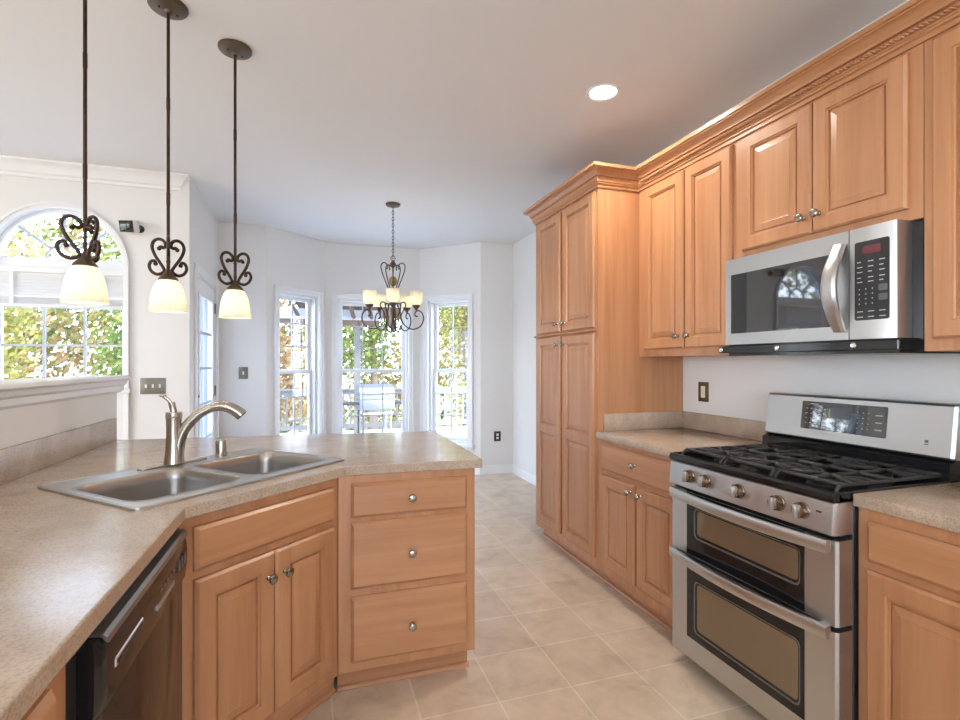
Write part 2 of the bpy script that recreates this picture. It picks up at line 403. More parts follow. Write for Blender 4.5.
# door to the deck with 15 lites
dr = thing('door_1', None, None, (XD, DY0, 0), pi/2, kind='structure'); DW_ = DY1-DY0
c = MB()
for x0, x1 in ((-.065, .0), (DW_, DW_+.065)): c.box(x0, x1, -.018, 0, 0, DZ+.065, .004)
c.box(0, DW_, -.018, 0, DZ, DZ+.065, .004); c.build('casing', M['trim'], dr)
c = MB(); c.box(0, .02, 0, T, 0, DZ); c.box(DW_-.02, DW_, 0, T, 0, DZ); c.box(.02, DW_-.02, 0, T, DZ-.02, DZ); c.build('jamb', M['trim'], dr)
GX0, GX1, GZ0, GZ1 = .165, .765, .33, 1.90
c = MB(); c.plate(rect(.024, DW_-.024, .012, DZ-.024), [rect(GX0, GX1, GZ0, GZ1)], lambda p: (p[0], .01, p[1]), lambda p: (p[0], .052, p[1])); frame_rect(c, GX0-.02, GX1+.02, GZ0-.02, GZ1+.02, .025, .002, .02); lf = c.build('door_leaf', M['trim'], dr, smooth=False)
c = MB()
for i in (1, 2): xx = GX0+(GX1-GX0)*i/3; c.box(xx-.011, xx+.011, .016, .044, GZ0, GZ1)
for i in range(1, 5): zz = GZ0+(GZ1-GZ0)*i/5; c.box(GX0, GX1, .017, .043, zz-.011, zz+.011)
c.build('grille', M['grille'], lf)
c = MB(); c.box(GX0, GX1, .028, .032, GZ0, GZ1); c.build('pane', M['pane'], lf)
c = MB(); c.lathe([(.028, 0), (.028, .006), (.011, .012), (.011, .03), (.026, .04), (.028, .055), (.018, .066), (0, .068)], (.075, .01, .90), 20, Matrix.Rotation(pi/2, 3, 'X')); c.build('door_knob', M['brass'], lf)
c = MB(); c.lathe([(.028, 0), (.026, .012), (.01, .014), (.01, .024), (0, .026)], (.075, .01, 1.04), 20, Matrix.Rotation(pi/2, 3, 'X')); c.build('deadbolt', M['brass'], lf)
for z in (.25, 1.05, 1.85):
    c = MB(); c.cyl((DW_-.022, .004, z-.05), (DW_-.022, .004, z+.05), .007, n=10); c.build('hinge', M['brass'], dr)

# baseboards
def baseboard(name, P, Q):
    dx, dy = Q[0]-P[0], Q[1]-P[1]; L = math.hypot(dx, dy); mb = MB()
    prof = [(0, 0), (-.022, 0), (-.022, .012), (-.014, .02), (-.014, .085), (-.008, .1), (0, .105)]
    mb.loops([[(x, y, z) for y, z in prof] for x in (0, L)], True, True, True)
    struct(name, mb, M['trim'], loc=(P[0], P[1], 0), rot=math.atan2(dy, dx))
baseboard('baseboard_back_left', (XD, YB), A_); baseboard('baseboard_bay_left', A_, B_); baseboard('baseboard_bay_center', B_, C_)
baseboard('baseboard_bay_right', C_, D_); baseboard('baseboard_back_right', D_, (XN, YB)); baseboard('baseboard_right', (XN, YB), (XN, 3.57))
baseboard('baseboard_family', (WEST, YF), (XD, YF))

# crown moulding of the family room, stopping in a mitred return
def sweep(mb, path, prof, caps=True, cope=None):
    """prof (out, z); out is to the right of the path direction"""
    P = [Vector(p) for p in path]; L = []
    for i, p in enumerate(P):
        n = []
        for a, b in ((i-1, i), (i, i+1)):
            if 0 <= a and b < len(P): d = (P[b]-P[a]).normalized(); n.append(Vector((d.y, -d.x)))
        m_ = n[0] if len(n) == 1 else (n[0]+n[1])/(1+n[0].dot(n[1]))
        L.append([(p.x+m_.x*o, p.y+m_.y*o, z) for o, z in prof])
    if cope: L[-1] = [(x, cope-o, z) for (x, y, z), (o, zz) in zip(L[-1], prof)]
    mb.loops(L, True, caps, caps); return mb
cp = [(0, H), (.085, H), (.085, H-.014), (.07, H-.02), (.045, H-.045), (.028, H-.08), (.012, H-.088), (.012, H-.11), (0, H-.112)]
mb = MB(); sweep(mb, [(WEST, YF), (-.985, YF), (-.985, YF+.001)], cp); struct('trim_1', mb, M['trim'])

# pony wall with a moulded white cap
PX, PY1 = -1.0, 3.2
mb = MB(); mb.box(PX-.13, PX, -.6, PY1, 0, 1.16); struct('wall_pony', mb, M['wall'], smooth=False)
cap = [(-.18, 1.252), (.05, 1.252), (.056, 1.246), (.056, 1.236), (.05, 1.23), (.036, 1.226), (.03, 1.206), (.018, 1.196), (.014, 1.172), (0, 1.16), (-.13, 1.16), (-.144, 1.172), (-.16, 1.206), (-.18, 1.23)]
mb = MB(); mb.loops([[(PX+o, y, z) for o, z in cap] for y in (-.6, PY1+.055)], True, True, True)
struct('trim_2', mb, M['trim'])

# ------------------------------------------------------------------ cabinets
def ring(x0, x1, z0, z1, y): return [(x0, y, z0), (x1, y, z0), (x1, y, z1), (x0, y, z1)]
def panel_door(mb, x0, x1, z0, z1, rows=(), t=.02, s=.056):
    """raised panel door, back at y=0, front at y=-t; rows: centre heights of extra rails"""
    e = .008
    mb.loops([ring(x0, x1, z0, z1, 0), ring(x0, x1, z0, z1, -t+e), ring(x0+e, x1-e, z0+e, z1-e, -t)], True, True)
    zs = [z0]+list(rows)+[z1]
    for k, (a, b) in enumerate(zip(zs, zs[1:])):
        ca, cb = (a+e if k == 0 else a), (b-e if k == len(zs)-2 else b)
        oa, ob = a+(s if k == 0 else s*.55), b-(s if k == len(zs)-2 else s*.55)
        L = [ring(x0+e, x1-e, ca, cb, -t)]
        for i, y in ((0, -t), (.0025, -t+.006), (.008, -t+.007), (.0095, -t+.0145), (.0155, -t+.0145), (.0175, -t+.0085), (.044, -t+.0025), (.046, -t+.0035)):
            L.append(ring(x0+s+i, x1-s-i, oa+i, ob-i, y))
        mb.loops(L, True, False, True)
    return mb
def slab(mb, x0, x1, z0, z1, t=.02):
    L = [ring(x0, x1, z0, z1, 0)]
    for i, y in ((0, -t+.011), (.0015, -t+.0095), (.0105, -t+.0008), (.012, -t)): L.append(ring(x0+i, x1-i, z0+i, z1-i, y))
    return mb.loops(L, True, True, True)
KN = [(.0095, 0), (.0085, .003), (.0055, .006), (.0055, .013), (.010, .017), (.0155, .021), (.0165, .025), (.0145, .029), (.008, .0315), (0, .032)]
def knob(parent, x, z, y=-.02):
    mb = MB(); mb.lathe(KN, (0, 0, 0), 20, Matrix.Rotation(pi/2, 3, 'X')); return mb.build('knob', M['knob'], parent, loc=(x, y, z))
def hung(root, name, x0, x1, z0, z1, rows=(), kx=None, kz=None, kind='door'):
    """door or drawer front built about its own lower left corner; knob is its child"""
    mb = MB(); W, Hh = x1-x0, z1-z0
    if kind == 'door': panel_door(mb, 0, W, 0, Hh, [r-z0 for r in rows])
    else: slab(mb, 0, W, 0, Hh)
    o = mb.build(name, M['wood_v' if kind == 'door' else 'wood_h'], root, loc=(x0, 0, z0), smooth=False)
    if kx is not None: knob(o, kx-x0, kz-z0)
    return o
def case(root, w, depth, z0, z1, toe=.09, side_l=0, side_r=0, toe_in=.065):
    mb = MB(); mb.box(0, w, 0, depth, z0, z1, .0015, 1); mb.build('body', M['wood_v'], root)
    if z0 > .02 and toe:
        mb = MB(); mb.box(side_l, w-side_r, toe_in, depth, 0, z0)
        mb.loops([[(x, toe_in+y, z) for y, z in ((0, 0), (-.016, 0), (-.016, .006), (-.011, .014), (-.004, .018), (0, .018))] for x in (side_l, w-side_r+(.006 if side_r else 0))], True, True, True)
        mb.build('toe_kick', M['wood_h'], root)

FX = 1.615                     # face frame plane of the right hand base run
def right(loc_y, x=FX): return (x, loc_y, 0)
RZ = -pi/2
# pantry
p = thing('pantry_cabinet', 'tall honey maple pantry cabinet with four doors, left end of the right-hand cabinets', 'cabinet', right(3.56), RZ)
case(p, .895, XW-FX-.004, .092, 2.40)
for x0, x1, kx in ((.06, .425, .395), (.465, .868, .497)):
    hung(p, 'door', x0, x1, 1.532, 2.35, (), kx, 1.585)
    hung(p, 'door', x0, x1, .152, 1.502, (.848,), kx, 1.442)
mb = MB(); mb.loops([[(x, y, z) for y, z in ((0, 1.506), (-.012, 1.508), (-.02, 1.513), (-.02, 1.520), (-.012, 1.525), (0, 1.528))] for x in (.0, .895)], True, True, True); mb.build('divider_bead', M['wood_h'], p)
CRN = [(0, 2.366), (.009, 2.366), (.009, 2.382), (.017, 2.386), (.017, 2.394), (.022, 2.396), (.022, 2.424), (.034, 2.426), (.034, 2.432), (.037, 2.440), (.045, 2.450), (.060, 2.458), (.067, 2.459), (.067, 2.464), (.075, 2.466), (.075, 2.484), (0, 2.484)]
CRNP = [(o, z-.006) for o, z in CRN]

mb = MB(); sweep(mb, [(0, .60), (0, 0), (.895, 0), (.895, .2015)], CRN); mb.build('crown', M['wood_h'], p)
# base cabinet left of the range
b1 = thing('base_cabinet', 'honey maple base cabinet with one drawer and two doors between pantry and range', 'cabinet', right(2.663), RZ)
case(b1, .752, XW-FX-.004, .092, .874)
hung(b1, 'drawer', .055, .715, .70, .85, (), .384, .782, 'drawer')
hung(b1, 'door', .055, .372, .148, .672, (), .345, .634); hung(b1, 'door', .396, .715, .148, .672, (), .432, .634)
# base cabinet right of the range
b2 = thing('base_cabinet', 'honey maple base cabinet right of the range at the right edge', 'cabinet', right(1.143), RZ)
case(b2, .86, XW-FX-.004, .092, .874)
hung(b2, 'drawer', .034, .826, .716, .838, (), .43, .777, 'drawer'); hung(b2, 'door', .034, .428, .148, .690, (), .395, .645); hung(b2, 'door', .432, .826, .148, .690, (), .465, .645)
# worktops beside the range
def worktop(name, label, y0, y1, wallx, end=False):
    t = thing(name, label, 'countertop', (0, 0, 0))
    mb = MB(); mb.box(1.591, wallx-.002, y0, y1, .876, .914, .004, 2); mb.build('top', M['laminate'], t)
    mb = MB(); mb.box(wallx-.022, wallx-.002, y0, y1, .9142, 1.016, .003)
    if end: mb.box(1.645, wallx-.022, y1-.020, y1, .9142, 1.016, .003)
    mb.build('backsplash', M['laminate'], t)
worktop('countertop', 'speckled beige laminate countertop between pantry and range with low backsplash', 1.911, 2.663, XW, True)
worktop('countertop', 'speckled beige laminate countertop right of the range at the right edge', .28, 1.144, XW)
# wall cabinets
UX = 1.897; UD = XW-UX-.004
u1 = thing('wall_cabinet', 'honey maple two-door wall cabinet between pantry and microwave', 'cabinet', (UX, 2.662, 0), RZ)
case(u1, .75, UD, 1.357, 2.40, 0)
hung(u1, 'door', .062, .408, 1.399, 2.355, (), .372, 1.465); hung(u1, 'door', .420, .738, 1.399, 2.355, (), .426+.03, 1.465)
u2 = thing('wall_cabinet', 'short honey maple two-door wall cabinet directly above the microwave', 'cabinet', (UX, 1.911, 0), RZ)
case(u2, .778, UD, 1.795, 2.40, 0)
hung(u2, 'door', .045, .396, 1.835, 2.355, (), .364, 1.902); hung(u2, 'door', .400, .738, 1.835, 2.355, (), .430, 1.904)
u3 = thing('wall_cabinet', 'honey maple wall cabinet right of the microwave, cut by the right edge', 'cabinet', (UX, 1.131, 0), RZ)
case(u3, .62, UD, 1.357, 2.40, 0)
hung(u3, 'door', .030, .59, 1.397, 2.355, (), .555, 1.465)
cm = thing('crown_moulding', 'long honey maple crown moulding with rope bead along the tops of the wall cabinets', 'moulding', (UX, 2.662, 0), 0)
mb = MB(); sweep(mb, [(-.080, .0022), (0, .0022), (0, -2.114)], CRN); mb.build('crown', M['wood_y'], cm)
mb = MB()
y = -.06
while y > -2.1:
    b = bmesh.new(); bmesh.ops.create_uvsphere(b, u_segments=8, v_segments=5, radius=.0095)
    mb.add(b, Matrix.Translation((-.0285, y, 2.410)) @ Matrix.Rotation(R(35), 4, 'X') @ Matrix.Diagonal((.95, 1.35, .62, 1))); y -= .0145
mb.build('rope_bead', M['wood_y'], cm)

# ------------------------------------------------------------------ range
rg = thing('gas_range', 'stainless gas range with black cooktop and double oven between base cabinets', 'range', (1.60, 1.908, 0), RZ)
W = .76
mb = MB(); mb.box(0, W, 0, .60, .045, .895, .004, 1); mb.box(.01, W-.01, -.045, .0, .78, .885); mb.build('body', M['black_matte'], rg)
for x in (.05, W-.05):
    for y in (.05, .52): mb = MB(); mb.cyl((x, y, 0), (x, y, .05), .018, n=12); mb.build('foot', M['black_matte'], rg)
def steel_front(mb, x0, x1, z0, z1, y0=-.004, y1=-.073, ch=.014):
    """front with bevelled upright edges"""
    prof = [(x0, y0), (x0, y1+ch), (x0+ch*.4, y1+ch*.25), (x0+ch, y1), (x1-ch, y1), (x1-ch*.4, y1+ch*.25), (x1, y1+ch), (x1, y0)]
    mb.loops([[(x, y, z) for x, y in prof] for z in (z0, z1)], True, True, True); return mb
def handle_bar(root, z0, z1):
    mb = MB(); L = []; n = 18
    for i in range(n+1):
        t = i/n; x = .034+t*(W-.038); bow = sin(pi*(.12+.76*t)); yo = -.073-.018-.052*bow
        th = .016
        L.append([(x, yo+th, z0), (x, yo+.004, z0), (x, yo, z0+.008), (x, yo, z1-.008), (x, yo+.004, z1), (x, yo+th, z1)])
    mb.loops(L, True, True, True)
    for x, yo in ((.03, -.098), (W-.03, -.098)): mb.box(x-.014, x+.014, -.074, yo+.004, z0+.006, z1-.006)
    return mb.build('handle', M['steel'], root)
def rounded_slab(mb, x0, x1, z0, z1, r, y0, y1):
    l = rrect(x0, x1, z0, z1, r); mb.loops([[(a, y0, b) for a, b in l], [(a, y1, b) for a, b in l]], True, True, True); return mb
for nm, z0, z1, gz, wz in (('upper_oven_door', .502, .768, (.505, .768), (.598, .697)), ('lower_oven_door', .060, .486, (.15, .486), (.20, .392))):
    mb = MB(); 
    mb.add(steel_front(MB(), 0, W, z0, z1).bm)
    d = mb.build(nm, M['steel'], rg)
    mb = MB(); mb.box(.104, .655, -.0755, -.07, gz[0], gz[1]-.001, .001, 1); g_ = mb.build('glass_panel', M['oven_black'], d)
    mb = MB()
    l0 = rrect(.148, .642, wz[0]-.018, wz[1]+.012, .022); l1 = rrect(.157, .637, wz[0]-.010, wz[1]+.008, .018)
    mb.loops([[(a, -.0765, b) for a, b in l0], [(a, -.0765, b) for a, b in l1]], True); mb.build('window_rim', M['rim'], d)
    mb = MB(); rounded_slab(mb, .168, .634, wz[0], wz[1]+.004, .014, -.0757, -.0768); mb.build('oven_window', M['oven_glass'], d)
    handle_bar(d, (.735 if z0 > .4 else .472), (.775 if z0 > .4 else .512))
mb = MB()
for z in (.772, .7775, .783): mb.box(.104, .655, -.078, -.04, z-.002, z+.0015, .001, 1)
mb.box(.02, W-.02, -.066, -.03, .770, .787); mb.build('vent_louvres', M['black'], rg)
mb = MB(); ang = []
prof = [(-.002, .786), (-.086, .786), (-.088, .79), (-.080, .882), (-.076, .886), (-.002, .886)]
L = []
for x, sft in ((0, .012), (.004, .003), (.012, 0), (W-.012, 0), (W-.004, .003), (W, .012)): L.append([(x, y+(sft if y < -.05 else 0), z) for y, z in prof])
mb.loops(L, True, True, True); mb.build('control_panel', M['steel'], rg)
for x in (.136, .229, .398, .567, .657):
    mb = MB(); rot_ = Matrix.Rotation(pi/2-.08, 3, 'X')
    mb.lathe([(.027, 0), (.027, .004), (.0235, .006), (.0235, .022), (.022, .026), (.0, .027)], (0,0,0), 28, rot_)
    mb.lathe([(.0245, .009), (.0252, .011), (.0245, .013)], (0,0,0), 28, rot_); mb.lathe([(.0245, .017), (.0252, .019), (.0245, .021)], (0,0,0), 28, rot_)
    k = mb.build('control_knob', M['rangeknob'], rg, loc=(x, -.0845, .84))
    mb = MB(); mb.box(-.0055, .0055, -.042, -.022, -.021, .021, .003); mb.build('grip', M['steel'], k)
for x0, x1 in ((.705, .711), (.714, .721)): mb = MB(); mb.box(x0, x1, -.0868, -.0815, .848, .853); mb.build('printed_mark', M['black_matte'], rg)
# cooktop with raised rim
mb = MB(); prof = [(-.070, .887), (-.080, .892), (-.080, .908), (-.074, .917), (-.058, .917), (-.045, .900), (-.02, .896)]
mb.loops([[(x, y, z) for y, z in prof]+[(x, .50, .896), (x, .50, .887)] for x in (0, W)], True, True, True)
mb.box(0, .012, -.06, .5, .887, .919, .003); mb.box(W-.012, W, -.06, .5, .887, .919, .003); mb.build('cooktop', M['black'], rg)
for x, y, r in ((.16, .09, .045), (.16, .36, .036), (.38, .22, .05), (.60, .09, .05), (.60, .36, .036)):
    mb = MB(); mb.lathe([(r*1.15, .897), (r*1.15, .902), (r*.9, .905), (r*.9, .910), (r, .912), (r, .919), (r*.92, .922), (0, .922)], (x, y, 0), 24); mb.build('burner', M['iron'], rg)
for gx0, gx1 in ((.022, .258), (.264, .496), (.502, .738)):
    mb = MB(); y0, y1 = -.035, .485; t = .0065; z0, z1 = .938, .955
    for a in (gx0+t, gx1-t): mb.tube(spline([(a, y0+.01, .908), (a, y0, .925), (a, y0+.02, .947), (a, y0+.06, .947), (a, .225, .947), (a, y1-.06, .947), (a, y1-.02, .947), (a, y1, .925), (a, y1-.01, .908)], 3), t, 6)
    for yy in (y0+.03, .09, .225, .36, y1-.03): mb.box(gx0+t, gx1-t, yy-t, yy+t, z0+.002, z1, .003, 1)
    mid = (gx0+gx1)/2; mb.box(mid-t, mid+t, y0+.03, y1-.03, z0+.002, z1+.001, .003, 1)
    for yc in (.09, .36):
        for sx in (-1, 1):
            mb.tube([(mid+sx*.112, yc+.05, .948), (mid+sx*.07, yc+.045, .952), (mid+sx*.035, yc+.015, .950)], .0055, 6)
            mb.tube([(mid+sx*.112, yc-.05, .948), (mid+sx*.07, yc-.045, .952), (mid+sx*.035, yc-.015, .950)], .0055, 6)
    mb.build('grate', M['iron'], rg, loc=(0, 0, -.016))
# backguard
mb = MB(); prof = [(.455, .89), (.585, .89), (.60, .89), (.60, 1.165), (.55, 1.165), (.55, 1.0), (.455, .972)]
mb.loops([[(x, y, z) for y, z in prof] for x in (0, W)], True, True, True); mb.build('backguard_base', M['black'], rg)
mb = MB(); prof = [(.477, .985), (.470, .992), (.492, 1.168), (.502, 1.176), (.585, 1.176), (.585, .985)]
L = []
for x, k in ((-.014, .5), (-.006, .9), (.002, 1), (W-.008, 1), (W, .9), (W+.006, .5)): L.append([(x, .585+(y-.585)*k, z) for y, z in prof])
mb.loops(L, True, True, True); bgd = mb.build('backguard', M['steel'], rg)
def on_guard(mb, x0, x1, z0, z1, d0, d1, r=0):
    f = lambda z: .470+(z-.992)*.125
    l = rrect(x0, x1, z0, z1, r) if r else [(x0,z0),(x1,z0),(x1,z1),(x0,z1)]
    mb.loops([[(a, f(b)-d0, b) for a, b in l], [(a, f(b)-d1, b) for a, b in l]], True, True, True)
mb = MB(); on_guard(mb, .185, .543, 1.03, 1.150, -.002, .0015, .006); dp = mb.build('display_panel', M['glass_black'], bgd)
mb = MB(); on_guard(mb, .318, .408, 1.085, 1.135, .0013, .0019); mb.build('clock', M['display'], dp)
def legend(x0, x1, z0, z1):
    mb = MB(); on_guard(mb, x0, x1, z0, z1, .0013, .0019); mb.build('key_legend', M['mark'], dp)
for gx, gn in ((.205, 5), (.43, 3)):
    for i in range(gn):
        for j in range(4): legend(gx+i*.021, gx+i*.021+(.009 if gx < .3 else .004), 1.055+j*.021, 1.058+j*.021)
for j in range(3): legend(.50, .526, 1.056+j*.028, 1.060+j*.028)
legend(.225, .262, 1.139, 1.142)
for a, b in ((1.027, 1.031), (1.035, 1.045)): mb = MB(); on_guard(mb, .672, .684, a, b, -.0002, .0006); mb.build('badge', M['rim'], bgd)

# ------------------------------------------------------------------ microwave
mw = thing('microwave_oven', 'stainless over-range microwave with black window and keypad under short wall cabinet', 'microwave', (1.826, 1.911, 1.36), RZ)
W = .745; z0, z1 = .043, .433
mb = MB(); mb.box(.001, .778, .0715, .395, .0, z1-.002); mb.box(.001, W-.002, .03, .08, .0, z1-.002); mb.build('body', M['black'], mw)
mb = MB()
L = []
for x, y in ((.004, .03), (.004, .006), (.012, 0), (.585, 0), (.585, .03)): L.append((x, y))
mb.loops([[(x, y, z) for x, y in L] for z in (z0, z1)], True, True, True); md = mb.build('door', M['steel'], mw)
mb = MB(); L = [(.588, .03), (.588, 0), (W-.012, 0), (W-.003, .004), (W, .018), (W, .082), (.70, .082)]
mb.loops([[(x, y, z) for x, y in L] for z in (z0, z1)], True, True, True); cpn = mb.build('control_panel', M['steel'], mw)
mb = MB(); rounded_slab(mb, .045, .53, z0+.05, z0+.318, .004, -.0015, .004); mb.build('window', M['glass_black'], md)
mb = MB(); n = 18; L = []
for i in range(n+1):
    t = i/n; z = z0+.028+t*(.318); bow = sin(pi*t); y = -.012-.055*bow; wv = .022+.006*bow; xo = .556
    L.append([(xo-wv, y+.012, z), (xo-wv, y+.002, z), (xo-wv*.6, y-.004, z), (xo+wv*.6, y-.004, z), (xo+wv, y+.002, z), (xo+wv, y+.012, z)])
mb.loops(L, True, True, True); mb.box(.545, .567, -.015, .001, z0+.03, z0+.05); mb.box(.545, .567, -.015, .001, z0+.324, z0+.344); mb.build('handle', M['steel'], md)
mb = MB(); rounded_slab(mb, .607, .722, z0+.065, z0+.34, .008, -.0015, .004); kp = mb.build('keypad', M['black_matte'], cpn)
mb = MB(); mb.box(.635, .694, -.0025, .0, z0+.295, z0+.322); mb.build('clock', M['red_display'], kp)
def legend(x0, x1, a, b):
    mb = MB(); mb.box(x0, x1, -.0022, 0, z0+a, z0+b); mb.build('key_legend', M['mark'], kp)
for i in range(3):
    for j, z in enumerate((.27, .252, .235, .215, .2)): legend(.616+i*.037, .616+i*.037+(.018 if (i+j) % 3 else .013), z-.003, z)
    for j in range(4): legend(.622+i*.022, .625+i*.022, .12+j*.017, .1245+j*.017)
    for z in (.075, .094): legend(.616+i*.037, .616+i*.037+.02, z, z+.0028)
gk = mat('grey key', (.12,.12,.125), .4)
for z in (.13, .162): mb = MB(); rounded_slab(mb, .688, .716, z0+z, z0+z+.022, .004, -.0028, .0); mb.build('start_key', gk, kp)
mb = MB(); mb.box(-.036, W, .004, .03, .004, .038, .003, 1); mb.box(.01, W-.005, .02, .39, -.008, .006); vt = mb.build('vent_strip', M['black'], mw)
for x in (-.018, .285, .60):
    mb = MB(); mb.lathe([(.011, 0), (.011, .004), (.007, .007), (0, .0075)], (0,0,0), 16, Matrix.Rotation(pi/2, 3, 'X')); mb.build('screw', M['chrome'], vt, loc=(x, .004, .021))

# ------------------------------------------------------------------ peninsula
dg = thing('base_cabinet', 'honey maple base cabinet with a stack of three drawers, right end of the peninsula', 'cabinet', (.093, 2.072, 0), 0)
case(dg, .562, .60, .098, .874, side_r=.016, toe_in=.06)
for z0, z1, kz in ((.708, .843, .775), (.427, .688, .552), (.137, .396, .258)): hung(dg, 'drawer', .048, .525, z0, z1, (), .288, kz, 'drawer')
SA = R(43.07); su = (cos(SA), sin(SA)); S0 = (-.365, 1.644)
sb = thing('sink_cabinet', 'honey maple two-door cabinet with false drawer front, angled under the sink', 'cabinet', (S0[0], S0[1], 0), SA)
mb = MB(); mb.box(.002, .624, 0, .02, .095, .874)
def loc_s(x, y): dx, dy = x-S0[0], y-S0[1]; return (dx*su[0]+dy*su[1], -dx*su[1]+dy*su[0])
pl = [loc_s(*q) for q in ((-.361, 1.652), (.090, 2.074), (.090, 2.66), (-.97, 2.66), (-.97, 1.652))]
mb.plate(pl, [], lambda p: (p[0], p[1], .095), lambda p: (p[0], p[1], .115))
for a, b in ((2, 3), (3, 4)):
    (ax, ay), (bx, by) = pl[a], pl[b]; n_ = Vector((ay-by, bx-ax)).normalized()*.015
    mb.plate([(ax, ay), (bx, by), (bx-n_.x, by-n_.y), (ax-n_.x, ay-n_.y)], [], lambda p: (p[0], p[1], .115), lambda p: (p[0], p[1], .874))
mb.build('body', M['wood_v'], sb)
mb = MB(); mb.box(-.03, .66, .055, .075, 0, .096)
mb.loops([[(x, .055+y, z) for y, z in ((0, 0), (-.016, 0), (-.016, .006), (-.011, .014), (-.004, .018), (0, .018))] for x in (-.03, .655)], True, True, True); mb.build('toe_kick', M['wood_h'], sb)
hung(sb, 'false_front', .042, .593, .712, .841, (), None, None, 'drawer')
hung(sb, 'door', .042, .317, .14, .686, (), .289, .605); hung(sb, 'door', .321, .593, .14, .686, (), .356, .605)
# small cabinet at the left, mostly out of frame
lc = thing('base_cabinet', 'honey maple base cabinet left of the dishwasher at the bottom left corner', 'cabinet', (-.368, .285, 0), pi/2)
case(lc, .675, .60, .095, .874)
hung(lc, 'drawer', .04, .605, .71, .85, (), .32, .78, 'drawer'); hung(lc, 'door', .04, .605, .14, .69, (), .57, .64)

# dishwasher
dw = thing('dishwasher', 'glossy black dishwasher with recessed handle strip left of the sink cabinet', 'dishwasher', (-.355, 1.012, 0), pi/2)
W = .624
mb = MB(); mb.box(-.047, W, .02, .585, .10, .868); mb.box(.02, W-.02, .07, .5, 0, .10); mb.build('body', M['black_matte'], dw)
mb = MB(); mb.box(.002, W-.002, -.004, .02, .105, .715, .006); mb.build('door', M['black'], dw)
mb = MB(); prof = [(.02, .716), (-.006, .716), (-.015, .724), (-.019, .76), (-.020, .80), (-.017, .832), (-.009, .848), (.02, .853)]
L = []
for x, k in ((.002, .3), (.01, .75), (.025, 1), (W-.025, 1), (W-.01, .75), (W-.002, .3)): L.append([(x, (y if y > 0 else y*k), z) for y, z in prof])
mb.loops(L, True, True, True); co = mb.build('control_console', M['black'], dw)
mb = MB(); mb.loops([[(x, y, z) for y, z in ((-.0212, .838), (-.0185, .847), (-.012, .853), (.018, .857), (.018, .853), (-.010, .8485), (-.0175, .839))] for x in (.02, W-.02)], True, True, True); mb.build('top_lip', mat('dark steel lip', (.30,.31,.33), .28, .9), co)
mb = MB(); mb.box(.05, .205, -.0225, -.016, .777, .795, .002, 1); mb.build('vent_slot', M['chrome'], co)
mb = MB(); mb.box(.058, .198, -.0235, -.0222, .781, .788); mb.build('slot_gap', M['black_matte'], co)
bmt = mat('smoky button', (.10,.085,.07), .3)
for i in range(5): mb = MB(); mb.box(.33+i*.028, .348+i*.028, -.0218, -.018, .79, .797, .001, 1); mb.build('button', bmt, co)
for i in range(3): mb = MB(); mb.box(.50+i*.03, .514+i*.03, -.0218, -.018, .77, .80, .001, 1); mb.build('button', bmt, co)
mb = MB(); mb.lathe([(.007, 0), (.007, .003), (0, .0035)], (.31, -.0195, .765), 12, Matrix.Rotation(pi/2, 3, 'X')); mb.build('indicator', M['steel'], co)
mb = MB(); mb.box(.325, .46, -.0215, -.018, .757, .768, .001, 1); mb.build('latch_strip', M['steel'], co)

# peninsula worktop with the sink cut-out
SC = (-.362, 2.102); sa = R(44.3); cu = (cos(sa), sin(sa))
def sk(u, v): return (SC[0]+u*cu[0]-v*cu[1], SC[1]+u*cu[1]+v*cu[0])
top = [(-.343, -.6), (-.343, 1.628), (.122, 2.060), (.130, 2.0615), (.680, 2.043), (.692, 2.97), (-.999, 3.155), (-.999, -.6)]
hole = [sk(*q) for q in rrect(-.40, .40, -.265, .265, .03)]
pt = thing('countertop', 'large speckled beige laminate peninsula countertop holding the sink', 'countertop', (0, 0, 0))
mb = MB(); mb.plate(top, [hole], lambda p: (p[0], p[1], .914), lambda p: (p[0], p[1], .876)); pto = mb.build('top', M['laminate'], pt, smooth=False)
bv = pto.modifiers.new('edge', 'BEVEL'); bv.width = .004; bv.segments = 2; bv.limit_method = 'ANGLE'; bv.angle_limit = R(60)
mb = MB(); mb.box(PX+.0005, PX+.02, -.6, 3.14, .9143, 1.03, .003); mb.build('backsplash', M['laminate'], pt)

# sink
sn = thing('kitchen_sink', 'stainless steel double bowl drop-in sink set at an angle in the peninsula', 'sink', (SC[0], SC[1], .914), sa)
bowls = [rrect(-.382, -.018, -.222, .158, .06, 6), rrect(.018, .382, -.222, .158, .06, 6)]
outer = rrect(-.414, .414, -.283, .283, .022, 4)
mb = MB(); mb.plate(outer, bowls, lambda p: (p[0], p[1], .0065), lambda p: (p[0], p[1], .0005))
o1 = rrect(-.406, .406, -.275, .275, .018, 4)
mb.loops([[(a, b, .0062) for a, b in outer], [(a, b, .0095) for a, b in o1], [(a, b, .0062) for a, b in rrect(-.398, .398, -.267, .267, .014, 4)]], True)
mb.build('rim', M['steel'], sn)
for x0, x1 in ((-.382, -.018), (.018, .382)):
    L = []
    for ins, z, r in ((-.006, .0075, .064), (0, .009, .06), (.005, .004, .058), (.008, -.03, .056), (.016, -.15, .05), (.026, -.172, .05), (.05, -.182, .05), (.12, -.185, .03)):
        L.append([(a, b, z) for a, b in rrect(x0+ins, x1-ins, -.222+ins, .158-ins, r, 6)])
    mb = MB(); mb.loops(L, True, False, True); bo = mb.build('bowl', M['steel_sink'], sn, ang=60)
    mb = MB(); mb.lathe([(.042, -.184), (.042, -.1815), (.034, -.182), (.03, -.184), (.0, -.184)], ((x0+x1)/2, -.03, 0), 20); mb.build('drain', M['chrome'], bo)

